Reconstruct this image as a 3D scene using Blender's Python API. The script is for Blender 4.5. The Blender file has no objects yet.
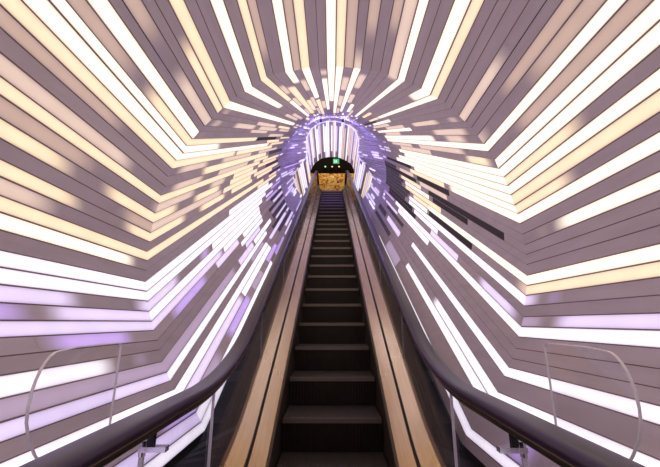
# Escalator climbing through a tunnel of folded boards with light strips set into them.
import bpy, bmesh, math, random
from mathutils import Vector

random.seed(11)
SC = bpy.context.scene
COL = SC.collection
R = math.radians
EYE = 1.25                      # camera height over the lower landing
C15, S15 = math.cos(R(15)), math.sin(R(15))
C30, S30 = math.cos(R(30)), math.sin(R(30))

# ------------------------------------------------------------------ materials
MATS = {}

def new_mat(name):
    m = bpy.data.materials.new(name)
    m.use_nodes = True
    m.node_tree.nodes.clear()
    return m, m.node_tree.nodes, m.node_tree.links

def solid(name, col, rough=.5, metal=0., noise=0., scale=8., bump=0., stretch=None, spec=.5):
    m, N, K = new_mat(name)
    out = N.new('ShaderNodeOutputMaterial')
    p = N.new('ShaderNodeBsdfPrincipled')
    p.inputs['Base Color'].default_value = (*col, 1)
    p.inputs['Roughness'].default_value = rough
    p.inputs['Metallic'].default_value = metal
    p.inputs['Specular IOR Level'].default_value = spec
    K.new(p.outputs[0], out.inputs[0])
    if noise or bump:
        tc = N.new('ShaderNodeTexCoord')
        mp = N.new('ShaderNodeMapping')
        if stretch:
            mp.inputs['Scale'].default_value = stretch
        nz = N.new('ShaderNodeTexNoise')
        nz.inputs['Scale'].default_value = scale
        nz.inputs['Detail'].default_value = 4
        K.new(tc.outputs['Object'], mp.inputs[0])
        K.new(mp.outputs[0], nz.inputs['Vector'])
        if noise:
            r = N.new('ShaderNodeValToRGB')
            r.color_ramp.elements[0].position = .3
            r.color_ramp.elements[1].position = .7
            r.color_ramp.elements[0].color = (*[c * (1 - noise) for c in col], 1)
            r.color_ramp.elements[1].color = (*[min(1, c * (1 + noise)) for c in col], 1)
            K.new(nz.outputs['Fac'], r.inputs[0])
            K.new(r.outputs[0], p.inputs['Base Color'])
        if bump:
            b = N.new('ShaderNodeBump')
            b.inputs['Strength'].default_value = bump
            b.inputs['Distance'].default_value = .01
            K.new(nz.outputs['Fac'], b.inputs['Height'])
            K.new(b.outputs[0], p.inputs['Normal'])
    return m

BOARD = (.62, .535, .645)
M_BOARD = solid('matt_grey_board', BOARD, .6, noise=.06, scale=3, stretch=(6, 1, 6))
M_SEAM = solid('dark_board_joint', (.24, .175, .16), .7)
M_BLACK = solid('black_void', (.012, .011, .014), .8)
M_SLOT = solid('unlit_dark_board', (.045, .037, .046), .6)
M_GREY = solid('dark_grey_unlit_board', (.13, .112, .14), .6)
M_RUBBER = solid('handrail_rubber', (.034, .017, .058), .30)
M_GUIDE = solid('black_guide_rail', (.012, .011, .012), .35, metal=.3)
M_BRONZE = solid('bronze_trim', (.30, .21, .14), .35, metal=.8)
M_DECK = solid('brushed_deck_metal', (1., .75, .46), .24, metal=.7, noise=.08, scale=6, stretch=(14, .6, .6))
M_DECK.node_tree.nodes['Principled BSDF'].inputs['Coat Weight'].default_value = .7
M_DECK.node_tree.nodes['Principled BSDF'].inputs['Coat Roughness'].default_value = .18
M_GROOVE = solid('dark_deck_groove', (.02, .015, .014), .6)
M_SKIRT = solid('dark_skirt_metal', (.10, .075, .06), .45, metal=.7)
M_STEP = solid('step_metal', (.024, .018, .015), .5, metal=.5, noise=.2, scale=20)
M_TREAD = solid('step_tread_metal', (.12, .10, .09), .42, metal=.6, noise=.15, scale=20)
M_NOSE = solid('step_nosing', (.22, .18, .155), .45, metal=.5)
M_OUTER = solid('dark_outer_deck', (.010, .009, .018), .7, spec=.15)
M_FLOOR = solid('dark_floor', (.05, .045, .045), .5, noise=.2, scale=10)
M_CHROME = solid('polished_steel', (.75, .73, .78), .15, metal=1.)
M_LOBBY = solid('dark_lobby_paint', (.006, .005, .006), .9, spec=.03)

def glass(name, tint, rough=0., refl=1.0):
    m, N, K = new_mat(name)
    out = N.new('ShaderNodeOutputMaterial')
    t = N.new('ShaderNodeBsdfTransparent')
    t.inputs[0].default_value = (*tint, 1)
    g = N.new('ShaderNodeBsdfGlossy')
    g.inputs['Roughness'].default_value = rough
    g.inputs['Color'].default_value = (refl, refl, refl, 1)
    lw = N.new('ShaderNodeLayerWeight')
    lw.inputs['Blend'].default_value = .5
    pw = N.new('ShaderNodeMath'); pw.operation = 'POWER'; pw.inputs[1].default_value = 5
    K.new(lw.outputs['Facing'], pw.inputs[0])
    mr = N.new('ShaderNodeMapRange'); mr.inputs['To Min'].default_value = .03; mr.inputs['To Max'].default_value = .5
    K.new(pw.outputs[0], mr.inputs['Value'])
    mx = N.new('ShaderNodeMixShader')
    K.new(mr.outputs[0], mx.inputs[0])
    K.new(t.outputs[0], mx.inputs[1])
    K.new(g.outputs[0], mx.inputs[2])
    K.new(mx.outputs[0], out.inputs[0])
    return m

M_GLASS = glass('balustrade_glass', (.93, .92, .95), .01, .8)
M_ACRYL = glass('clear_acrylic', (.97, .97, .98), .02, .7)
M_JOINT = solid('grey_glass_joint', (.12, .11, .13), .4)
M_EDGE = solid('bright_acrylic_edge', (.95, .90, 1.), .15)

# light strips: lit colour and strength of each kind
LIT = {
    'W': ((1.0, .88, .66), 1.1), 'C': ((1.0, .76, .43), .84), 'P': ((1.0, .74, .53), .54),
    'B': ((1.0, .68, .42), .33), 'X': ((.94, .90, 1.0), .97), 'L': ((.76, .65, 1.0), .78),
    'V': ((.52, .33, 1.0), .62), 'M': ((.78, .60, 1.0), .26),
}
SOFTLEN = .22

def lit_mat(code):
    """Backlit diffuser. UV.x runs along the strip in metres from its start, UV.y holds the metres to its end:
    the lamps thin out over the last few centimetres of a strip that ends in the middle of a board."""
    if code in MATS:
        return MATS[code]
    col, s = LIT[code]
    m, N, K = new_mat('lit_strip_' + {'W': 'warm_white', 'C': 'cream', 'P': 'pinkish', 'B': 'beige', 'X': 'cool_white',
                                      'L': 'lilac', 'V': 'violet', 'M': 'dim_lilac'}[code])
    out = N.new('ShaderNodeOutputMaterial')
    p = N.new('ShaderNodeBsdfPrincipled')
    p.inputs['Base Color'].default_value = (*BOARD, 1)
    p.inputs['Roughness'].default_value = .6
    p.inputs['Emission Color'].default_value = (*col, 1)
    uv = N.new('ShaderNodeUVMap'); uv.uv_map = 'run'
    sx = N.new('ShaderNodeSeparateXYZ')
    K.new(uv.outputs[0], sx.inputs[0])
    mr = []
    for k in (0, 1):
        q = N.new('ShaderNodeMapRange'); q.interpolation_type = 'SMOOTHSTEP'
        q.inputs['From Min'].default_value = 0.; q.inputs['From Max'].default_value = SOFTLEN
        K.new(sx.outputs[k], q.inputs['Value'])
        mr.append(q)
    mul = N.new('ShaderNodeMath'); mul.operation = 'MULTIPLY'
    K.new(mr[0].outputs[0], mul.inputs[0]); K.new(mr[1].outputs[0], mul.inputs[1])
    # the lamps behind the diffuser: rows of diodes a few centimetres apart
    tc = N.new('ShaderNodeTexCoord')
    nz = N.new('ShaderNodeTexNoise'); nz.inputs['Scale'].default_value = 5.; nz.inputs['Detail'].default_value = 2
    K.new(tc.outputs['Object'], nz.inputs['Vector'])
    v = N.new('ShaderNodeMapRange')
    v.inputs['To Min'].default_value = s * .86; v.inputs['To Max'].default_value = s * 1.14
    K.new(nz.outputs['Fac'], v.inputs['Value'])
    m2 = N.new('ShaderNodeMath'); m2.operation = 'MULTIPLY'
    K.new(mul.outputs[0], m2.inputs[0]); K.new(v.outputs[0], m2.inputs[1])
    # one row of diodes runs along the middle of each board, so its edges glow a little less
    ua = N.new('ShaderNodeUVMap'); ua.uv_map = 'across'
    sa = N.new('ShaderNodeSeparateXYZ'); K.new(ua.outputs[0], sa.inputs[0])
    cr = N.new('ShaderNodeFloatCurve')
    cv = cr.mapping.curves[0]
    cv.points[0].location = (0, .62); cv.points[1].location = (1, .62)
    for q in ((.25, .95), (.5, 1.), (.75, .95)):
        cv.points.new(*q)
    cr.mapping.update()
    K.new(sa.outputs[0], cr.inputs['Value'])
    m3 = N.new('ShaderNodeMath'); m3.operation = 'MULTIPLY'
    K.new(m2.outputs[0], m3.inputs[0]); K.new(cr.outputs[0], m3.inputs[1])
    K.new(m3.outputs[0], p.inputs['Emission Strength'])
    K.new(p.outputs[0], out.inputs[0])
    MATS[code] = m
    return m

def emit(name, col, s):
    m, N, K = new_mat(name)
    out = N.new('ShaderNodeOutputMaterial')
    e = N.new('ShaderNodeEmission')
    e.inputs[0].default_value = (*col, 1); e.inputs[1].default_value = s
    K.new(e.outputs[0], out.inputs[0])
    return m

# ------------------------------------------------------------------ helpers
def mesh_obj(name, verts, faces, mat, parent=None, smooth=False, uvs=None, loc=None, across=None):
    me = bpy.data.meshes.new(name)
    me.from_pydata([tuple(v) for v in verts], [], faces)
    me.materials.append(mat)
    if uvs:
        ul = me.uv_layers.new(name='run')
        for lp in me.loops:
            ul.data[lp.index].uv = uvs[lp.vertex_index]
        if across:
            ul = me.uv_layers.new(name='across')
            for lp in me.loops:
                ul.data[lp.index].uv = (across[lp.vertex_index], 0.)
    me.update()
    bm = bmesh.new(); bm.from_mesh(me)
    bmesh.ops.recalc_face_normals(bm, faces=bm.faces)
    bm.to_mesh(me); bm.free()
    if smooth:
        for f in me.polygons:
            f.use_smooth = True
    o = bpy.data.objects.new(name, me)
    COL.objects.link(o)
    if parent:
        o.parent = parent
    if loc:
        o.location = loc
    return o

def empty(name, loc=(0, 0, 0)):
    o = bpy.data.objects.new(name, None)
    o.empty_display_size = .1
    o.location = loc
    COL.objects.link(o)
    return o

def tag(o, label=None, cat=None, group=None, kind=None):
    for k, v in (('label', label), ('category', cat), ('group', group), ('kind', kind)):
        if v:
            o[k] = v
    return o

class MB:
    def __init__(s):
        s.v, s.f = [], []
    def box(s, x0, x1, y0, y1, z0, z1):
        n = len(s.v)
        s.v += [(x, y, z) for x in (x0, x1) for y in (y0, y1) for z in (z0, z1)]
        s.f += [tuple(n + i for i in q) for q in ((0, 1, 3, 2), (4, 6, 7, 5), (0, 4, 5, 1), (2, 3, 7, 6), (0, 2, 6, 4), (1, 5, 7, 3))]
        return s
    def cyl(s, a, b, r, seg=12, r2=None):
        a, b = Vector(a), Vector(b)
        d = (b - a).normalized()
        u = d.orthogonal().normalized(); w = d.cross(u)
        n = len(s.v)
        for p, rr in ((a, r), (b, r if r2 is None else r2)):
            s.v += [tuple(p + (u * math.cos(2 * math.pi * i / seg) + w * math.sin(2 * math.pi * i / seg)) * rr) for i in range(seg)]
        s.f += [(n + i, n + (i + 1) % seg, n + seg + (i + 1) % seg, n + seg + i) for i in range(seg)]
        s.f += [tuple(n + i for i in range(seg)), tuple(n + seg + i for i in range(seg))]
        return s
    def build(s, name, mat, parent=None, smooth=False, loc=None):
        return mesh_obj(name, s.v, s.f, mat, parent, smooth, loc=loc)

def sweep(name, path, section, mat, parent=None, smooth=False, x=0., caps=True):
    """path: [(y, z, ny, nz)] with the upward normal; section: closed loop [(dx, dn)]."""
    v, f = [], []
    k = len(section)
    for (y, z, ny, nz) in path:
        v += [(x + dx, y + ny * dn, z + nz * dn) for dx, dn in section]
    for i in range(len(path) - 1):
        for j in range(k):
            a, b = i * k + j, i * k + (j + 1) % k
            f.append((a, b, b + k, a + k))
    if caps:
        f.append(tuple(range(k))); f.append(tuple((len(path) - 1) * k + j for j in range(k)))
    return mesh_obj(name, v, f, mat, parent, smooth)

# ------------------------------------------------------------------ the tunnel
# One cross-section runs level, turns up 30 degrees at the first fold and level again at the second.
# PROFILE: corners of the boards in the fold plane (x, height along that plane), clockwise from the foot of
# the left wall.  ROWS: for each board the lit stretches [(kind, from, to)] in metres measured from the first
# fold: on the level stretch back towards the entrance, and up the climbing stretch.
PROFILE = [
    (-0.9152, -1.4437), (-0.9435, -1.3789), (-0.9789, -1.3070), (-1.0357, -1.2494), (-1.0854, -1.1919), (-1.1315, -1.1417),
    (-1.1633, -1.0842), (-1.1843, -1.0197), (-1.2217, -0.9437), (-1.2368, -0.8592), (-1.2506, -0.7905), (-1.2808, -0.7211),
    (-1.2925, -0.6539), (-1.3098, -0.5832), (-1.3164, -0.5104), (-1.3231, -0.4405), (-1.3332, -0.3693), (-1.3263, -0.2909),
    (-1.3202, -0.2212), (-1.3197, -0.1544), (-1.3008, -0.0876), (-1.2939, -0.0208), (-1.2757, 0.0487), (-1.2590, 0.1189),
    (-1.2323, 0.1862), (-1.2156, 0.2450), (-1.1805, 0.3051), (-1.1645, 0.3780), (-1.1373, 0.4324), (-1.1065, 0.4931),
    (-1.0517, 0.5418), (-1.0330, 0.5962), (-0.9903, 0.6441), (-0.9370, 0.6984), (-0.9036, 0.7357), (-0.8482, 0.7836),
    (-0.8127, 0.8258), (-0.7701, 0.8624), (-0.7170, 0.9116), (-0.6710, 0.9397), (-0.6179, 0.9763), (-0.5577, 1.0121),
    (-0.5026, 1.0535), (-0.4559, 1.0802), (-0.4093, 1.0977), (-0.3288, 1.1118), (-0.2681, 1.1223), (-0.2145, 1.1328),
    (-0.1517, 1.1468), (-0.0875, 1.1503), (-0.0332, 1.1503), (0.0303, 1.1503), (0.0903, 1.1468), (0.1552, 1.1398),
    (0.2117, 1.1328), (0.2780, 1.1223), (0.3444, 1.1118), (0.3987, 1.0907), (0.4659, 1.0591), (0.5195, 1.0465),
    (0.5719, 1.0170), (0.6312, 0.9924), (0.6978, 0.9439), (0.7523, 0.9201), (0.8011, 0.8905), (0.8437, 0.8483),
    (0.8976, 0.7991), (0.9473, 0.7568), (0.9878, 0.7146), (1.0305, 0.6603), (1.0790, 0.6004), (1.1097, 0.5454),
    (1.1525, 0.4910), (1.1826, 0.4253), (1.2198, 0.3645), (1.2443, 0.3030), (1.2688, 0.2386), (1.2941, 0.1657),
    (1.3193, 0.1054), (1.3354, 0.0345), (1.3502, -0.0407), (1.3705, -0.1131), (1.3760, -0.1842), (1.3801, -0.2553),
    (1.3835, -0.3315), (1.3854, -0.4049), (1.3774, -0.4755), (1.3679, -0.5511), (1.3628, -0.6260), (1.3462, -0.6975),
    (1.3310, -0.7719), (1.3066, -0.8513), (1.2836, -0.9251), (1.2590, -0.9867), (1.2288, -1.0541), (1.1816, -1.1632),
    (1.1392, -1.2279), (1.0931, -1.2926), (0.9966, -1.4293), (0.9540, -1.4797), (0.9228, -1.5374),
]
ROWS = [
    ([('X', 0.0, 9.0)], [('X', 0.0, 3.643), ('V', 4.043, 4.595), ('K', 5.247, 8.184)]),
    ([('L', 0.0, 9.0)], [('X', 0.0, 3.158), ('V', 3.568, 4.593), ('L', 4.798, 6.029)]),
    ([('V', 0.0, 0.578)], [('M', 0.0, 0.728), ('V', 0.861, 1.87), ('M', 2.029, 2.583), ('V', 3.032, 3.874), ('L', 5.244, 7.748)]),
    ([], [('L', 0.0, 1.721), ('X', 1.721, 3.566), ('K', 4.59, 7.746)]),
    ([('X', 0.0, 9.0)], [('X', 0.0, 3.565), ('L', 3.872, 6.023)]),
    ([], [('M', 2.581, 3.421), ('K', 4.394, 6.977)]),
    ([('L', 0.0, 9.0)], [('X', 0.0, 3.87), ('L', 5.008, 7.739)]),
    ([('M', 0.0, 9.0)], [('M', 0.0, 1.945), ('L', 2.11, 2.908), ('X', 3.027, 4.487), ('K', 4.747, 7.737)]),
    ([('M', 0.135, 0.397), ('X', 0.498, 9.0)], [('L', 2.578, 3.56), ('M', 4.787, 7.337)]),
    ([], [('X', 2.379, 3.865), ('K', 4.581, 7.334)]),
    ([('V', 0.251, 1.028)], [('V', 0.224, 1.104), ('L', 1.387, 2.284), ('X', 2.576, 3.864), ('L', 5.23, 6.964)]),
    ([('L', 0.0, 9.0)], [('L', 0.0, 1.717), ('X', 1.717, 3.862), ('K', 4.999, 7.329)]),
    ([('L', 0.0, 0.983), ('V', 0.983, 9.0)], [('X', 0.0, 3.861), ('V', 4.576, 6.006)]),
    ([('L', 0.0, 0.221), ('L', 0.647, 9.0)], [('L', 0.0, 0.565), ('V', 0.952, 1.326), ('X', 1.386, 4.198)]),
    ([('X', 0.0, 9.0)], [('X', 0.0, 4.573), ('V', 5.222, 6.954)]),
    ([('X', 0.0, 9.0)], [('X', 0.0, 5.464), ('L', 6.0, 7.318)]),
    ([], [('X', 2.103, 4.989)]),
    ([('W', 0.103, 9.0)], [('C', 3.854, 5.995)]),
    ([('C', 0.0, 9.0)], [('C', 0.0, 4.373), ('C', 4.986, 5.993)]),
    ([('P', 0.808, 9.0)], [('K', 4.984, 6.602)]),
    ([('C', 0.0, 0.372), ('C', 0.655, 9.0)], [('C', 0.0, 0.682), ('C', 0.902, 1.859), ('C', 2.1, 3.267), ('C', 3.693, 5.211)]),
    ([('B', 0.0, 0.412)], [('P', 0.0, 1.71), ('C', 1.71, 3.136), ('C', 3.401, 5.987)]),
    ([('C', 0.0, 0.619), ('C', 0.749, 9.0)], [('C', 0.0, 0.453), ('C', 0.682, 1.572), ('C', 1.935, 3.542), ('K', 4.367, 5.984)]),
    ([('P', 0.0, 0.116), ('B', 0.618, 9.0)], [('P', 0.0, 0.766), ('P', 1.047, 1.709), ('C', 2.014, 3.134), ('C', 3.541, 5.448)]),
    ([('C', 0.0, 9.0)], [('C', 0.0, 3.539), ('C', 3.845, 5.705)]),
    ([('P', 0.339, 9.0)], [('P', 0.079, 0.854), ('P', 1.262, 2.562), ('C', 3.008, 4.181)]),
    ([], [('C', 0.64, 3.842), ('K', 4.179, 5.977)]),
    ([('B', 0.527, 9.0)], [('P', 0.079, 0.854), ('P', 1.15, 2.561), ('P', 3.13, 4.97)]),
    ([('C', 0.0, 9.0)], [('C', 0.0, 1.707), ('C', 1.707, 4.176)]),
    ([('W', 0.0, 9.0)], [('W', 0.0, 3.534), ('C', 3.839, 5.438)]),
    ([('W', 0.0, 9.0)], [('W', 0.0, 0.853), ('C', 3.256, 4.548)]),
    ([('C', 0.0, 0.645), ('B', 0.645, 9.0)], [('C', 0.0, 2.268), ('K', 2.342, 4.0), ('C', 4.547, 5.968)]),
    ([('W', 0.0, 9.0)], [('P', 0.026, 0.192), ('P', 3.002, 4.546)]),
    ([], [('P', 1.567, 2.556)]),
    ([('P', 0.0, 0.567), ('B', 0.682, 9.0)], [('P', 0.052, 0.349), ('P', 0.639, 1.634), ('P', 1.851, 3.124), ('P', 3.529, 4.747)]),
    ([], [('P', 1.501, 2.768), ('C', 3.123, 4.543)]),
    ([('C', 0.0, 0.692)], [('P', 0.026, 0.284)]),
    ([('C', 0.0, 9.0)], [('W', 0.0, 4.541)]),
    ([], []),
    ([], [('P', 2.553, 4.166)]),
    ([('W', 0.0, 9.0)], [('W', 0.0, 1.702), ('P', 2.997, 4.538)]),
    ([], []),
    ([('C', 0.0, 9.0)], [('C', 0.0, 1.701), ('W', 1.701, 4.953)]),
    ([('B', 0.087, 9.0)], [('P', 0.45, 1.201), ('P', 1.564, 2.551), ('P', 3.247, 4.536)]),
    ([], [('C', 0.638, 4.536)]),
    ([('W', 0.0, 9.0)], [('W', 0.0, 0.638), ('C', 2.087, 3.827)]),
    ([('B', 0.0, 9.0)], [('P', 0.381, 1.256), ('P', 1.847, 3.118), ('P', 3.523, 4.952)]),
    ([('C', 0.0, 9.0)], [('W', 0.0, 2.004), ('C', 2.262, 5.42)]),
    ([], [('P', 2.551, 3.826)]),
    ([], [('P', 0.052, 0.45), ('W', 0.45, 4.162)]),
    ([('W', 0.0, 9.0)], [('W', 0.0, 2.551)]),
    ([('C', 0.0, 9.0)], [('W', 0.0, 5.179)]),
    ([('B', 0.0, 9.0)], [('P', 0.348, 1.373), ('P', 1.847, 3.246), ('P', 3.826, 5.179)]),
    ([('P', 0.0, 0.235)], [('W', 0.0, 4.535)]),
    ([('B', 0.222, 9.0)], [('P', 0.134, 1.093), ('P', 1.563, 2.551)]),
    ([], [('W', 2.764, 4.344)]),
    ([('B', 0.281, 9.0)], [('P', 3.827, 5.18)]),
    ([('P', 0.0, 9.0)], [('P', 0.0, 0.163)]),
    ([('W', 0.0, 9.0)], [('W', 0.0, 4.954)]),
    ([], []),
    ([], [('C', 2.997, 4.346)]),
    ([('W', 0.0, 9.0)], [('W', 0.0, 0.523)]),
    ([('C', 0.0, 9.0)], [('W', 0.0, 2.998), ('C', 3.121, 4.348)]),
    ([], [('K', 3.831, 5.959)]),
    ([], [('W', 2.554, 4.541)]),
    ([], [('P', 2.999, 4.96)]),
    ([('P', 0.0, 0.671)], [('P', 0.052, 0.348), ('P', 0.523, 1.634), ('P', 2.091, 3.529)]),
    ([], [('W', 1.851, 4.962)]),
    ([('B', 0.364, 9.0)], [('P', 0.079, 1.096), ('P', 2.77, 4.172)]),
    ([('P', 0.0, 0.156), ('B', 0.564, 9.0)], [('P', 0.222, 0.853), ('W', 1.096, 4.547)]),
    ([('W', 0.0, 9.0)], [('W', 0.0, 4.548)]),
    ([('B', 0.283, 9.0)], [('P', 0.452, 2.094), ('P', 2.559, 4.175)]),
    ([('W', 0.0, 9.0)], [('C', 0.026, 0.64), ('P', 1.707, 3.535)]),
    ([('W', 0.0, 9.0)], [('W', 0.0, 3.841)]),
    ([('C', 0.0, 0.829)], [('W', 0.0, 3.537)]),
    ([('W', 0.0, 9.0)], [('W', 0.0, 4.181)]),
    ([('C', 0.0, 9.0)], [('W', 0.0, 4.557)]),
    ([('C', 0.0, 0.655)], [('W', 0.0, 3.134), ('K', 3.399, 5.983)]),
    ([('W', 0.0, 9.0)], [('W', 0.0, 1.572), ('C', 1.71, 3.542)]),
    ([], [('K', 1.573, 3.136), ('P', 3.401, 4.562), ('K', 4.981, 7.303)]),
    ([('P', 0.131, 0.309), ('W', 0.309, 9.0)], [('P', 1.711, 3.013), ('K', 3.267, 6.94)]),
    ([], [('K', 0.317, 2.568), ('C', 3.014, 4.565), ('K', 4.769, 7.704)]),
    ([], [('K', 1.101, 2.371), ('W', 2.569, 4.191), ('K', 4.374, 7.706)]),
    ([], [('C', 2.019, 4.193), ('K', 4.568, 7.709)]),
    ([('W', 0.0, 9.0)], [('W', 0.0, 2.571), ('C', 2.571, 3.55), ('K', 3.856, 7.712)]),
    ([('C', 0.0, 9.0)], [('P', 0.0, 0.194), ('K', 1.0, 2.572), ('X', 2.677, 3.858), ('K', 4.022, 7.32)]),
    ([('L', 0.0, 0.219), ('V', 0.219, 0.431)], [('X', 0.0, 2.573), ('X', 2.573, 3.859), ('K', 4.198, 7.718)]),
    ([], [('X', 2.106, 3.412), ('K', 3.554, 6.005)]),
    ([('M', 0.0, 0.305), ('L', 0.305, 9.0)], [('L', 0.026, 0.813), ('L', 1.326, 2.377), ('K', 3.277, 6.008)]),
    ([('X', 0.0, 9.0)], [('X', 0.0, 5.0), ('V', 5.229, 7.727)]),
    ([], [('X', 2.378, 4.581)]),
    ([], [('L', 4.582, 6.015)]),
    ([], [('K', 3.868, 5.739)]),
    ([('X', 0.0, 9.0)], [('X', 0.0, 3.028)]),
    ([], [('L', 3.871, 5.239), ('K', 5.484, 7.345)]),
    ([('X', 0.0, 9.0)], [('X', 0.0, 1.582)]),
    ([('X', 0.0, 0.433)], [('X', 0.0, 2.798), ('K', 4.397, 6.641)]),
    ([('V', 0.398, 0.762)], [('M', 3.158, 4.216)]),
    ([('X', 0.0, 9.0)], [('X', 0.0, 5.018)]),
    ([], [('K', 4.597, 6.991)]),
]

FOLD = 2.47                     # distance of the first fold plane from the camera
CLIMB = 9.3                     # length of the climbing stretch
RING = 6.65                     # from here the climb narrows to the throat of the top passage
THROAT = .66                    # width of the throat against the full width
UPPER = 2.6                     # length of the level stretch at the top

def at_fold(x, w):
    return Vector((x, FOLD * C15 - w * S15, FOLD * S15 + w * C15 + EYE))

def throat(w):
    """Width of the throat at height w: the vault narrows, the walls beside the escalator end upright."""
    return THROAT + (1 - THROAT) * min(1., max(0., (-.05 - w) / .65)) + .27 * min(1., max(0., (w - .15) / .75))

def point(x, w, sec, t):
    p = at_fold(x, w)
    if sec == 'level':
        return p + Vector((0, -t, 0))
    if sec == 'climb':
        p = p + Vector((0, C30, S30)) * t
        if t > RING:
            p.x *= 1 - (1 - throat(w)) * (t - RING) / (CLIMB - RING)
        return p
    p.x *= throat(w)
    return p + Vector((0, C30, S30)) * CLIMB + Vector((0, t, 0))

ENTRY = -1.0                    # the tunnel starts behind the camera
NROW = len(ROWS)
LIP = .003
JOINT = .0045

def row_normal(i):
    (x0, w0), (x1, w1) = PROFILE[i], PROFILE[i + 1]
    dx, dw = x1 - x0, w1 - w0
    n = math.hypot(dx, dw)
    return dw / n, -dx / n

def row_edges(i, off=0., inset=0.):
    """The two edges of board i; each board stands proud by a lip on its lower edge."""
    (x0, w0), (x1, w1) = PROFILE[i], PROFILE[i + 1]
    nx, nw = row_normal(i)
    dx, dw = x1 - x0, w1 - w0
    a, b = (LIP, 0.) if i < 50 else (0., LIP)
    a += off; b += off
    g = min(.25, JOINT / math.hypot(dx, dw))        # the open joint to the next board
    dx *= 1 - g; dw *= 1 - g
    x1 = x0 + dx; w1 = w0 + dw
    return ((x0 + dx * inset + nx * a, w0 + dw * inset + nw * a), (x1 - dx * inset + nx * b, w1 - dw * inset + nw * b))

def wall(name, i0, i1):
    loop = []
    for i in range(i0, i1):
        loop += list(row_edges(i))
    v, f = [], []
    for (x, w) in loop:
        p = at_fold(x, w)
        v += [Vector((p.x, ENTRY, p.z)), p, point(x, w, 'climb', RING), point(x, w, 'climb', CLIMB), point(x, w, 'upper', UPPER)]
    for j in range(len(loop) - 1):
        for k in range(4):
            a = j * 5 + k
            f.append((a, a + 5, a + 6, a + 1))
    o = mesh_obj(name, v, f, M_BOARD)
    o.data.materials.append(M_SEAM)
    for p in o.data.polygons:
        if (p.index // 4) % 2 == 1:
            p.material_index = 1
    return tag(o, kind='structure')

wall('wall_left', 0, 34)
wall('ceiling', 34, 67)
wall('wall_right', 67, NROW)

def strip_mesh(name, i, sec, t0, t1, code, parent=None, soft=(True, True), inset=.03):
    """A backlit board: a thin diffuser lying on board i between t0 and t1."""
    t0, t1 = min(t0, t1), max(t0, t1)
    lift = .001 if sec == 'level' or t1 < RING else .022
    lo = row_edges(i, lift, inset); hi = row_edges(i, lift + .0014, inset); flat = row_edges(i, lift + .0002, inset)
    n = 14
    L_ = t1 - t0
    ts = sorted({0., L_} | ({RING - t0} if sec == 'climb' and t0 + .01 < RING < t1 - .01 else set()))
    v, f, uv = [], [], []
    for t in ts:
        up = flat if (t == 0. and soft[0]) or (t == L_ and soft[1]) else hi
        for (x, w) in (lo[0], lo[1], up[1], up[0]):
            v.append(point(x, w, sec, t0 + t))
            uv.append((t if soft[0] else 9., (L_ - t) if soft[1] else 9.))
    m = len(ts)
    for j in range(m - 1):
        for k in range(4):
            a, b = j * 4 + k, j * 4 + (k + 1) % 4
            f.append((a, b, b + 4, a + 4))
    f.append((0, 1, 2, 3)); f.append(tuple((m - 1) * 4 + k for k in range(4)))
    mat = {'K': M_SLOT, 'G': M_GREY}.get(code) or lit_mat(code)
    c = sum((Vector(q) for q in v), Vector()) / len(v)
    return mesh_obj(name, [Vector(q) - c for q in v], f, mat, parent, uvs=uv, loc=c, across=[(0., 1., 1., 0.)[k % 4] for k in range(len(v))])

ORD = ['', 'first', 'second', 'third', 'fourth', 'fifth', 'sixth', 'seventh', 'eighth', 'ninth', 'tenth', 'eleventh', 'twelfth',
       'thirteenth', 'fourteenth', 'fifteenth', 'sixteenth', 'seventeenth', 'eighteenth', 'nineteenth', 'twentieth']
ORD += ['twenty-' + o for o in ORD[1:10]] + ['thirtieth'] + ['thirty-' + o for o in ORD[1:10]] + ['fortieth'] + ['forty-' + o for o in ORD[1:10]] + ['fiftieth'] + ['fifty-' + o for o in ORD[1:10]]
LOOK = {'W': 'bright warm white', 'C': 'cream', 'P': 'pale pinkish', 'B': 'dim beige', 'X': 'bright cool white', 'L': 'lilac white',
        'V': 'violet', 'M': 'dim lilac', 'K': 'unlit black'}
CROWN = 50

def where(sec, side, count, from_foot):
    part = {'level': 'near', 'climb': 'climbing', 'upper': 'topmost'}[sec]
    if from_foot:
        return '%s %s wall, %s lit row above the handrail' % (part, side, ORD[count])
    return '%s vault, %s lit row %s of the crown' % (part, ORD[count], side)

def make_strips(sec, rows):
    """rows: {board: [(code, t0, t1, soft0, soft1)]} -> one light_strip per board that carries light."""
    left = [i for i in sorted(rows) if i < CROWN]
    right = [i for i in sorted(rows, reverse=True) if i >= CROWN]
    for side, order in (('left', left), ('right', right)):
        n = len(order)
        for k, i in enumerate(order):
            segs = rows[i]
            from_foot = k < (n + 1) // 2
            cnt = k + 1 if from_foot else n - k
            big = max(segs, key=lambda s: abs(s[2] - s[1]))
            look = LOOK[big[0]]
            if len(segs) > 1:
                look += ' broken'
            lab = '%s light strip, %s' % (look, where(sec, side, cnt, from_foot))
            grp = {'level': 'light strips before the fold', 'climb': 'light strips along the climb', 'upper': 'light strips of the top passage'}[sec]
            if len(segs) == 1:
                c, a, b, s0, s1 = segs[0]
                o = strip_mesh('light_strip', i, sec, a, b, c, soft=(s0, s1))
            else:
                a = segs[0][1]
                (x, w) = row_edges(i)[0]
                base = point(x, w, sec, a)
                o = empty('light_strip', base)
                for (c, a, b, s0, s1) in segs:
                    q = strip_mesh('lit_section', i, sec, a, b, c, o, (s0, s1), .03 if a < 2.5 else (.07 if a < 4.5 else .18))
                    q.location = q.location - base
                    if c != big[0]:
                        q['label'] = LOOK[c] + ' section'
            tag(o, lab, 'light', grp)

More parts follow.
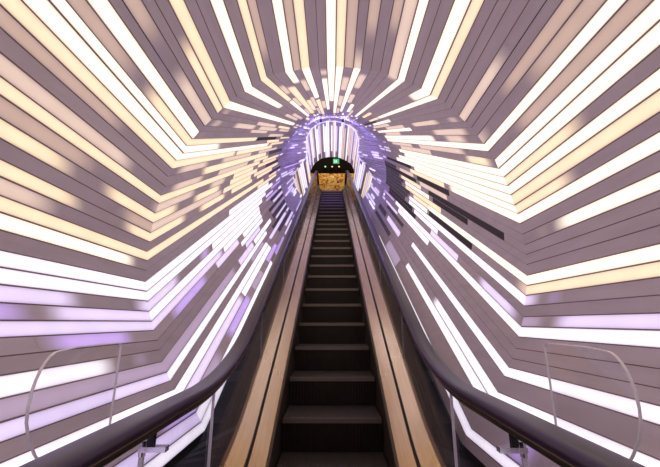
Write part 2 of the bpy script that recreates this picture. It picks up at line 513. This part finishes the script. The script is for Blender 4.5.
level, climb, upper, dark = {}, {}, {}, []
for i, (outer, inner) in enumerate(ROWS):
    end = at_fold(*PROFILE[i]).y - ENTRY - .02
    for (c, a, b) in outer:
        a, b = min(a, end), min(b, end)
        a, b = min(a, b), max(a, b)
        if b - a > .05:
            level.setdefault(i, []).append((c, a, b, a > .01, b < end - .01))
    last = 0.
    for (c, a, b) in inner:
        b = min(b, CLIMB)
        if b - a < .03:
            continue
        if c == 'K':
            dark.append((i, a, min(b, RING - .03)))
        else:
            b = min(b, RING - .03)
            if b - a > .05:
                climb.setdefault(i, []).append((c, a, b, a > .01 and a < 1.2, a < 1.2 and b < 2.))
        last = max(last, b)
    # short bright marks where the climb meets the top passage
    low_row = i < 20 or i > 82                       # beside the escalator the marks are longer
    t = max(last + .2, 4.6 if low_row else 5.0)
    while t < CLIMB - .12:
        ln = random.uniform(.6, 2.2) if low_row else random.uniform(.3, .8)
        if t < RING < t + ln + .05:
            ln = RING - .04 - t
            if ln < .15:
                t = RING + .04
                continue
        keep = (.5 if low_row else .32) if t < RING else ((.42 if low_row else .14) if t < CLIMB - .9 else .6)
        if random.random() < keep:
            ln = min(ln, CLIMB - .04 - t)
            climb.setdefault(i, []).append((random.choice('XLLLV' if not 33 < i < 67 or t > RING else 'CCPL'), t, t + ln, False, False))
        t += ln + random.uniform(.2, .7)
    if i % 5 != 4:
        c = random.choice('XXXLXXP' if 38 < i < 62 else 'XLXPCL')
        a = random.choice((0., 0., .15, .3))
        upper.setdefault(i, []).append((c, a, UPPER - random.choice((.02, .02, .5)), False, False))
make_strips('level', level)
make_strips('climb', climb)
make_strips('upper', upper)

# boards left dark: black slots in the pattern
cnt = {'left': 0, 'right': 0}
for (i, a, b) in sorted(dark):
    side = 'left' if i < CROWN else 'right'
    cnt[side] += 1
order = {'left': 0, 'right': cnt['right'] + 1}
for (i, a, b) in sorted(dark):
    side = 'left' if i < CROWN else 'right'
    order[side] += 1 if side == 'left' else -1
    far = a > 3.6
    o = strip_mesh('dark_panel', i, 'climb', a, b, 'G' if far else 'K')
    tag(o, '%s unlit panel in the climbing %s wall, %s unlit panel up from the handrail' % ('dark grey' if far else 'black', side, ORD[order[side]]), 'panel', 'unlit dark panels along the climb')

# ------------------------------------------------------------------ the escalator
RUN, RISE = .4, .23094
NOSE0 = (2.87, -.70 + EYE)                      # nosing of the lowest full step in view
TOPZ = 4.86 + EYE                              # level of the upper landing

def nose_z(y):
    return NOSE0[1] + (y - NOSE0[0]) * S30 / C30

def rail_path(perp, zlow, zhigh, ystart, yend, rad=1.9, n=10):
    """Level, 30 degree climb, level; 'perp' is the height square to the nosing line."""
    base = perp / C30
    z_at = lambda y: nose_z(y) + base
    inv = lambda z: NOSE0[0] + (z - base - NOSE0[1]) * C30 / S30
    y1, y2 = inv(zlow), inv(zhigh)
    tl = rad * math.tan(R(15))
    pts = [(ystart, zlow, 0)]
    c = (y1 - tl, zlow + rad)
    for k in range(n + 1):
        a = R(30) * k / n
        pts.append((c[0] + rad * math.sin(a), c[1] - rad * math.cos(a), a))
    c = (y2 + tl, zhigh - rad)
    for k in range(n + 1):
        a = R(30) * (1 - k / n)
        pts.append((c[0] - rad * math.sin(a), c[1] + rad * math.cos(a), a))
    pts.append((yend, zhigh, 0))
    return [(y, z, -math.sin(a), math.cos(a)) for y, z, a in pts]

RAILX = .585
H_RAIL, H_DECK_OUT, H_DECK_IN = .73, .285, .11
ZR0, ZR1 = -.30 + EYE, TOPZ + .95
ZD0, ZD1 = -.80 + EYE, TOPZ + .40
ZK0, ZK1 = -1.05 + EYE, TOPZ + .12
YB, YT = .78, 13.6
esc = empty('escalator', (0, 0, 0))
tag(esc, 'long narrow escalator with dark steps, metal decks and purple-black handrails climbing the tunnel', 'escalator')

# steps
def step_meshes():
    body = MB()
    n = 6
    # riser: slightly curved face, ribbed
    for k in range(30):
        x0 = -.372 + k * .0248
        body.box(x0 + .004, x0 + .0208, .012, .03, -RISE + .004, -.03)
    body.box(-.375, .375, .02, .40, -.10, -.012)
    body.box(-.375, .375, .022, .06, -RISE, -.05)
    tread = MB()
    for k in range(38):
        x0 = -.372 + k * .01958
        tread.box(x0 + .003, x0 + .0135, .022, .40, -.012, 0)
    tread.box(-.372, .372, .022, .40, -.016, -.008)
    nose = MB()
    for k in range(38):
        x0 = -.372 + k * .01958
        nose.box(x0 + .001, x0 + .0165, 0, .022, -.034, 0)
    nose.box(-.372, .372, .004, .022, -.034, -.006)
    return body, tread, nose

proto = None
for k in range(-3, 25):
    y = NOSE0[0] + k * RUN
    z = NOSE0[1] + k * RISE
    if k <= -2:
        z = EYE - 1.25 + (.06 if k == -2 else .0)
    z = min(z, TOPZ - (.0 if k >= 24 else .03))
    if proto is None:
        b_, t_, n_ = step_meshes()
        proto = b_.build('step', M_STEP, esc)
        tr = t_.build('tread', M_TREAD, proto)
        ns = n_.build('nosing', M_NOSE, proto)
        o = proto
    else:
        o = proto.copy(); COL.objects.link(o); o.parent = esc
        for ch in (tr, ns):
            c = ch.copy(); COL.objects.link(c); c.parent = o
    o.location = (0, y, z)

for s in (-1, 1):
    rp = lambda perp, z0, z1, ya=YB + .1, yb=YT - .1: rail_path(perp, z0, z1, ya, yb)
    # skirt and inner decks: two brushed plates with a dark joint between them
    d_in = rp(H_DECK_IN, ZK0, ZK1)
    d_out = rp(H_DECK_OUT, ZD0, ZD1)
    def between(f, lift=0.):
        return [(a[0] + (b[0] - a[0]) * f, a[1] + (b[1] - a[1]) * f + lift) for a, b in zip(d_in, d_out)]
    def plate(name, f0, f1, mat, lift=0., thick=.012):
        x0, x1 = .405 + (.575 - .405) * f0, .405 + (.575 - .405) * f1
        A, B = between(f0, lift), between(f1, lift)
        v, f = [], []
        for (a, b) in zip(A, B):
            v += [(s * x0, a[0], a[1]), (s * x1, b[0], b[1]), (s * x1, b[0], b[1] - thick), (s * x0, a[0], a[1] - thick)]
        m = len(A)
        for i in range(m - 1):
            for k in range(4):
                p, q = i * 4 + k, i * 4 + (k + 1) % 4
                f.append((p, q, q + 4, p + 4))
        f += [(0, 1, 2, 3), tuple((m - 1) * 4 + k for k in range(4))]
        return mesh_obj(name, v, f, mat, esc)
    plate('inner_deck', 0., .47, M_DECK)
    plate('deck_joint', .46, .58, M_GROOVE, -.012)
    plate('inner_deck', .57, 1., M_DECK)
    plate('deck_trim', 1.0, 1.09, M_BRONZE)
    # skirt panel beside the steps
    v, f = [], []
    for (y, z, ny, nz) in d_in:
        v += [(s * .385, y, z), (s * .41, y, z), (s * .41, y, z - .45), (s * .385, y, z - .45)]
    for i in range(len(d_in) - 1):
        for k in range(4):
            p, q = i * 4 + k, i * 4 + (k + 1) % 4
            f.append((p, q, q + 4, p + 4))
    f += [(0, 1, 2, 3), tuple((len(d_in) - 1) * 4 + k for k in range(4))]
    mesh_obj('skirt_panel', v, f, M_SKIRT, esc)
    # glass balustrade in separate sheets
    hr = rail_path(H_RAIL - .05, ZR0 - .05, ZR1 - .05, YB, YT)
    def z_of(path, y):
        for a, b in zip(path, path[1:]):
            if a[0] <= y <= b[0]:
                return a[1] + (b[1] - a[1]) * (y - a[0]) / max(1e-6, b[0] - a[0])
        return path[-1][1] if y > path[0][0] else path[0][1]
    joints = [YB - .15, 1.86, 3.0, 4.2, 5.4, 6.6, 7.8, 9.0, 10.2, 11.4, 12.4, YT]
    for ja, jb in zip(joints, joints[1:]):
        n = 8
        v, f = [], []
        for k in range(n + 1):
            y = ja + .004 + (jb - ja - .008) * k / n
            zt, zb = z_of(hr, y), z_of(d_out, y) - .03
            v += [(s * (RAILX - .006), y, zb), (s * (RAILX + .006), y, zb), (s * (RAILX + .006), y, zt), (s * (RAILX - .006), y, zt)]
        for i in range(n):
            for k in range(4):
                p, q = i * 4 + k, i * 4 + (k + 1) % 4
                f.append((p, q, q + 4, p + 4))
        f += [(0, 1, 2, 3), tuple(n * 4 + k for k in range(4))]
        g = mesh_obj('glass_panel', v, f, M_GLASS, esc)
        if jb < 2.5 or jb > 2.9:
            zt, zb = z_of(hr, jb), z_of(d_out, jb)
            MB().box(s * RAILX - .0066, s * RAILX + .0066, jb - .002, jb + .002, zb, zt).build('glass_edge', M_EDGE if jb < 2 else M_JOINT, g)
    # handrail with its rounded newel ends, and the guide below it
    path = rail_path(H_RAIL, ZR0, ZR1, YB, YT, n=16)
    rn = .33
    low = []
    for k in range(15, 0, -1):
        a = math.pi * k / 16 * 1.0
        low.append((YB - rn * math.sin(a), ZR0 - rn + rn * math.cos(a), -math.sin(a), math.cos(a)))
    high = []
    for k in range(1, 15):
        a = math.pi * k / 16
        high.append((YT + rn * math.sin(a), ZR1 - rn + rn * math.cos(a), math.sin(a), math.cos(a)))
    full = low + path + high
    sec = []
    for k in range(13):
        a = math.pi * k / 12
        sec.append((math.copysign(abs(math.cos(a)) ** .7, math.cos(a)) * .046, .004 + math.sin(a) ** .5 * .022))
    sec += [(-.045, -.012), (-.030, -.018), (-.018, -.012), (.018, -.012), (.030, -.018), (.045, -.012)]
    sweep('handrail', full, sec, M_RUBBER, esc, True, x=s * RAILX)
    sweep('handrail_guide', full, [(.024, -.012), (-.024, -.012), (-.024, -.034), (-.014, -.050), (.014, -.050), (.024, -.034)], M_GUIDE, esc, x=s * RAILX)
    sweep('guide_trim', full, [(.027, -.020), (-.027, -.020), (-.027, -.026), (.027, -.026)], M_BRONZE, esc, x=s * RAILX)
    # dark outer deck between the glass and the tunnel wall
    od = rail_path(H_DECK_OUT - .02, ZD0 - .02, ZD1 - .02, ENTRY + .1, YT - .1)
    x1, w1 = PROFILE[0] if s < 0 else PROFILE[-1]
    v, f = [], []
    wf = at_fold(x1, w1)
    wall_low = []
    for (y, z, ny, nz) in od:
        # foot of the wall at this y: level before the fold, climbing behind it
        zz = wf.z + max(0., (y - wf.y)) * S30 / C30
        top = wf + Vector((0, C30, S30)) * CLIMB
        zz = min(zz, top.z)
        wall_low.append(zz)
        za = min(z, zz + .10)
        tt = (y - wf.y) / C30
        kx = 1.
        v += [(s * (RAILX + .02), y, za), (s * max(RAILX + .025, abs(x1) * .97 * kx), y, zz - .03), (s * max(RAILX + .025, abs(x1) * .97 * kx), y, zz - .28), (s * (RAILX + .02), y, za - .25)]
    for i in range(len(od) - 1):
        for k in range(4):
            p, q = i * 4 + k, i * 4 + (k + 1) % 4
            f.append((p, q, q + 4, p + 4))
    f += [(0, 1, 2, 3), tuple((len(od) - 1) * 4 + k for k in range(4))]
    mesh_obj('outer_deck', v, f, M_OUTER, esc)

# comb plates and landings
MB().box(-.40, .40, 12.48, 13.5, TOPZ - .06, TOPZ).build('comb_plate', M_SKIRT, esc)
MB().box(-.40, .40, .2, 1.66, EYE - 1.31, EYE - 1.25).build('comb_plate', M_SKIRT, esc)

# clear guards standing outside the handrails, one on each side
def guard(s):
    X = .735
    top, bot = -.070 + EYE, -.50 + EYE
    loop = [(1.266, bot), (1.266, top - .012), (1.254, top)]
    loop += [(1.06, top), (.985, top - .006)]
    for k in range(1, 7):
        a = R(90) * k / 7
        loop.append((.985 - .070 * math.sin(a), top - .006 - .115 * (1 - math.cos(a))))
    loop += [(.915, top - .13), (.919, top - .165), (.935, top - .205), (.965, top - .25), (1.02, top - .31), (1.08, bot)]
    m = len(loop)
    v = [(s * (X - .005), y, z) for y, z in loop] + [(s * (X + .005), y, z) for y, z in loop]
    f = [tuple(range(m)), tuple(range(m, 2 * m))] + [(k, (k + 1) % m, m + (k + 1) % m, m + k) for k in range(m)]
    root = empty('guard_panel', (0, 0, 0))
    mesh_obj('sheet', v, f, M_ACRYL, root)
    # polished edge
    v, f = [], []
    for k, (y, z) in enumerate(loop):
        for (dx, q) in ((-.0035, .0), (.0035, .0), (.0035, 1.), (-.0035, 1.)):
            cy, cz = 1.1, top - .2
            d = math.hypot(y - cy, z - cz)
            v.append((s * X + dx, y + (cy - y) / d * .003 * q - (cy - y) / d * .002, z + (cz - z) / d * .003 * q - (cz - z) / d * .002))
    for k in range(m - 1):
        for j in range(4):
            a, b = k * 4 + j, k * 4 + (j + 1) % 4
            f.append((a, b, b + 4, a + 4))
    f += [(0, 1, 2, 3), tuple((m - 1) * 4 + j for j in range(4))]
    mesh_obj('edge', v, f, M_EDGE, root)
    br = MB()
    br.box(s * .66 - .012, s * .66 + .012, 1.405, 1.425, -.44 + EYE, -.345 + EYE)
    br.build('bracket', M_GUIDE, root)
    cl = MB()
    cl.box(min(s * .60, s * .70), max(s * .60, s * .70), 1.40, 1.43, -.455 + EYE, -.437 + EYE)
    cl.cyl((s * .69, 1.415, -.47 + EYE), (s * .69, 1.415, -.42 + EYE), .012)
    cl.build('clamp', M_CHROME, root)
    st = MB().box(s * .69 - .008, s * .69 + .008, 1.409, 1.421, -.80 + EYE, -.455 + EYE)
    st.build('stem', M_EDGE, root)
    return root
for s, side in ((-1, 'left'), (1, 'right')):
    tag(guard(s), 'clear acrylic guard with a curved edge standing outside the %s handrail' % side, 'guard')

# ------------------------------------------------------------------ floors and the lobby beyond the top
tag(MB().box(-1.6, 1.6, ENTRY, 12.4, -.10, -.005).build('floor', M_FLOOR), kind='structure')
top_y = 13.4
tag(MB().box(-2.6, 2.6, 13.5, 19.2, TOPZ - .12, TOPZ - .01).build('floor_upper', M_FLOOR), kind='structure')

def mural_mat():
    m, N, K = new_mat('gold_swirl_mural')
    out = N.new('ShaderNodeOutputMaterial')
    p = N.new('ShaderNodeBsdfPrincipled')
    tc = N.new('ShaderNodeTexCoord')
    mp = N.new('ShaderNodeMapping'); mp.inputs['Scale'].default_value = (.9, 1, 1.5); mp.inputs['Rotation'].default_value = (0, .9, 0)
    w = N.new('ShaderNodeTexNoise'); w.inputs['Scale'].default_value = 2.1; w.inputs['Distortion'].default_value = 3.2
    w.inputs['Detail'].default_value = 2
    r = N.new('ShaderNodeValToRGB')
    e = r.color_ramp.elements
    e[0].position = .36; e[0].color = (.03, .012, .005, 1)
    e[1].position = .72; e[1].color = (.75, .68, .50, 1)
    q = e.new(.42); q.color = (.30, .10, .015, 1)
    q = e.new(.5); q.color = (.75, .33, .03, 1)
    q = e.new(.6); q.color = (.55, .40, .16, 1)
    K.new(tc.outputs['Object'], mp.inputs[0]); K.new(mp.outputs[0], w.inputs['Vector'])
    K.new(w.outputs[0], r.inputs[0]); K.new(r.outputs[0], p.inputs['Base Color'])
    p.inputs['Roughness'].default_value = .5
    K.new(p.outputs[0], out.inputs[0])
    return m
tag(MB().box(-2.6, 2.6, 19.0, 19.2, TOPZ, 10.4 + EYE).build('wall_back', M_LOBBY), kind='structure')
tag(MB().box(-2.75, -2.6, 15.2, 19.2, TOPZ - .1, 10.4 + EYE).build('wall_lobby_left', M_LOBBY), kind='structure')
tag(MB().box(2.6, 2.75, 15.2, 19.2, TOPZ - .1, 10.4 + EYE).build('wall_lobby_right', M_LOBBY), kind='structure')
tag(MB().box(-2.75, 2.75, 15.2, 19.2, 10.4 + EYE, 10.55 + EYE).build('ceiling_lobby', M_LOBBY), kind='structure')
mu = MB().box(-2.4, 2.4, 18.93, 18.995, TOPZ + .03, 8.45 + EYE).build('mural', mural_mat())
tag(mu, 'gold and brown swirling mural on the back wall above the escalator top', 'mural')
lamp = bpy.data.lights.new('mural_lamp', 'AREA'); lamp.shape = 'RECTANGLE'; lamp.size = 3.5; lamp.size_y = .3
lamp.energy = 85; lamp.color = (1, .78, .45)
lo = bpy.data.objects.new('mural_lamp', lamp); lo.location = (0, 17.4, 9.9 + EYE)
lo.rotation_euler = (R(38), 0, 0)
COL.objects.link(lo)

# green exit sign hanging in the dark over the top
sg = empty('exit_sign', (.22, 16.4, 7.98 + EYE))
tag(sg, 'small lit green exit sign hanging in the dark above the escalator top', 'sign')
MB().box(-.17, .17, -.03, .03, -.15, .15).build('case', M_BLACK, sg)
MB().box(-.155, .155, -.036, -.03, -.135, .135).build('face', emit('green_sign_face', (.10, .55, .22), .8), sg)
mb = MB()
for (x0, x1, z0, z1) in ((-.02, .02, .05, .08), (-.03, .03, -.03, .045), (-.06, -.02, .01, .03), (.02, .05, -.01, .03), (-.04, -.01, -.09, -.03), (.005, .05, -.07, -.03), (-.11, -.075, -.09, .09)):
    mb.box(x0, x1, -.040, -.036, z0, z1)
mb.build('running_figure', emit('pale_sign_mark', (.75, 1, .82), 1.), sg)
MB().cyl((-.1, 0, .15), (-.1, 0, .9), .006).cyl((.1, 0, .15), (.1, 0, .9), .006).build('hanger', M_GUIDE, sg)

for (x, name, col, lab) in ((-.38, 'ceiling_lamp', (.35, 1, .55), 'small greenish lamp in the dark over the mural, left of the exit sign'),
                            (.02, 'ceiling_lamp', (1, .45, .38), 'small reddish lamp in the dark over the middle of the mural'),
                            (.42, 'ceiling_lamp', (1, .55, .15), 'small orange lamp in the dark below the exit sign')):
    lm = empty(name, (x, 18.75, 8.80 + EYE))
    tag(lm, lab, 'lamp', 'small lamps over the mural')
    MB().cyl((0, 0, 0), (0, .22, 0), .05, 14).build('housing', M_GUIDE, lm)
    MB().cyl((0, -.008, 0), (0, 0, 0), .045, 14).build('bulb', emit('bulb_' + '%d' % int(col[1] * 100), col, 1.6), lm)

# blue tube following the rim of the throat
v, f = [], []
rim = [i for i in range(18, 83)]
for i in rim:
    x, w = PROFILE[i]
    nx, nw = row_normal(i)
    for (du, dn) in ((-.035, .016), (-.035, .036), (-.012, .036), (-.012, .016)):
        v.append(point(x + nx * dn / THROAT, w + nw * dn, 'climb', CLIMB + du))
m = len(rim)
for j in range(m - 1):
    for k in range(4):
        a, b = j * 4 + k, j * 4 + (k + 1) % 4
        f.append((a, b, b + 4, a + 4))
f += [(0, 1, 2, 3), tuple((m - 1) * 4 + k for k in range(4))]
c = sum(v, Vector()) / len(v)
tag(mesh_obj('tube_light', [p - c for p in v], f, emit('blue_tube', (.42, .36, 1), 2.2), loc=c),
    'thin blue light tube arched around the rim of the throat at the top', 'light')

# invented lamp fittings under the crown, added to tint the narrowing walls blue
for (t, x, lab) in ((7.1, -.30, 'small added blue fill lamp under the vault before the throat, left of the crown'), (7.1, .30, 'small added blue fill lamp under the vault before the throat, right of the crown')):
    q = point(x, 1.15, 'climb', t)
    sp_ = empty('added_fill_lamp', q)
    tag(sp_, lab, 'lamp', 'added blue fill lamps at the throat')
    MB().cyl((0, 0, -.02), (0, 0, -.075), .009).build('stem', M_GUIDE, sp_)
    MB().cyl((0, 0, -.075), (0, .04, -.135), .032, 16, .036).build('housing', M_GUIDE, sp_)
    MB().cyl((0, .0402, -.1353), (0, .043, -.1395), .030, 16).build('lens', emit('blue_fill_lens', (.4, .35, 1), 4.), sp_)
    pl = bpy.data.lights.new('added_blue_fill', 'POINT'); pl.energy = 14; pl.color = (.38, .31, 1); pl.shadow_soft_size = .03
    po = bpy.data.objects.new('added_blue_fill', pl)
    po.location = q + Vector((0, .06, -.20))
    COL.objects.link(po)

# ------------------------------------------------------------------ camera and world
w = bpy.data.worlds.new('dim_surroundings'); SC.world = w
w.use_nodes = True
w.node_tree.nodes['Background'].inputs[0].default_value = (.5, .45, .55, 1)
w.node_tree.nodes['Background'].inputs[1].default_value = .06
cam = bpy.data.cameras.new('camera'); co = bpy.data.objects.new('camera', cam); COL.objects.link(co)
cam.sensor_width = 36; cam.lens = 348 / 660 * 36
cam.clip_start = .02
co.location = (0, 0, EYE)
co.rotation_euler = (R(90 + 14.27), 0, math.atan(2 / 348))
SC.camera = co
SC.view_settings.view_transform = 'Standard'
SC.view_settings.look = 'None'
SC.view_settings.exposure = .18
SC.view_settings.gamma = 1.
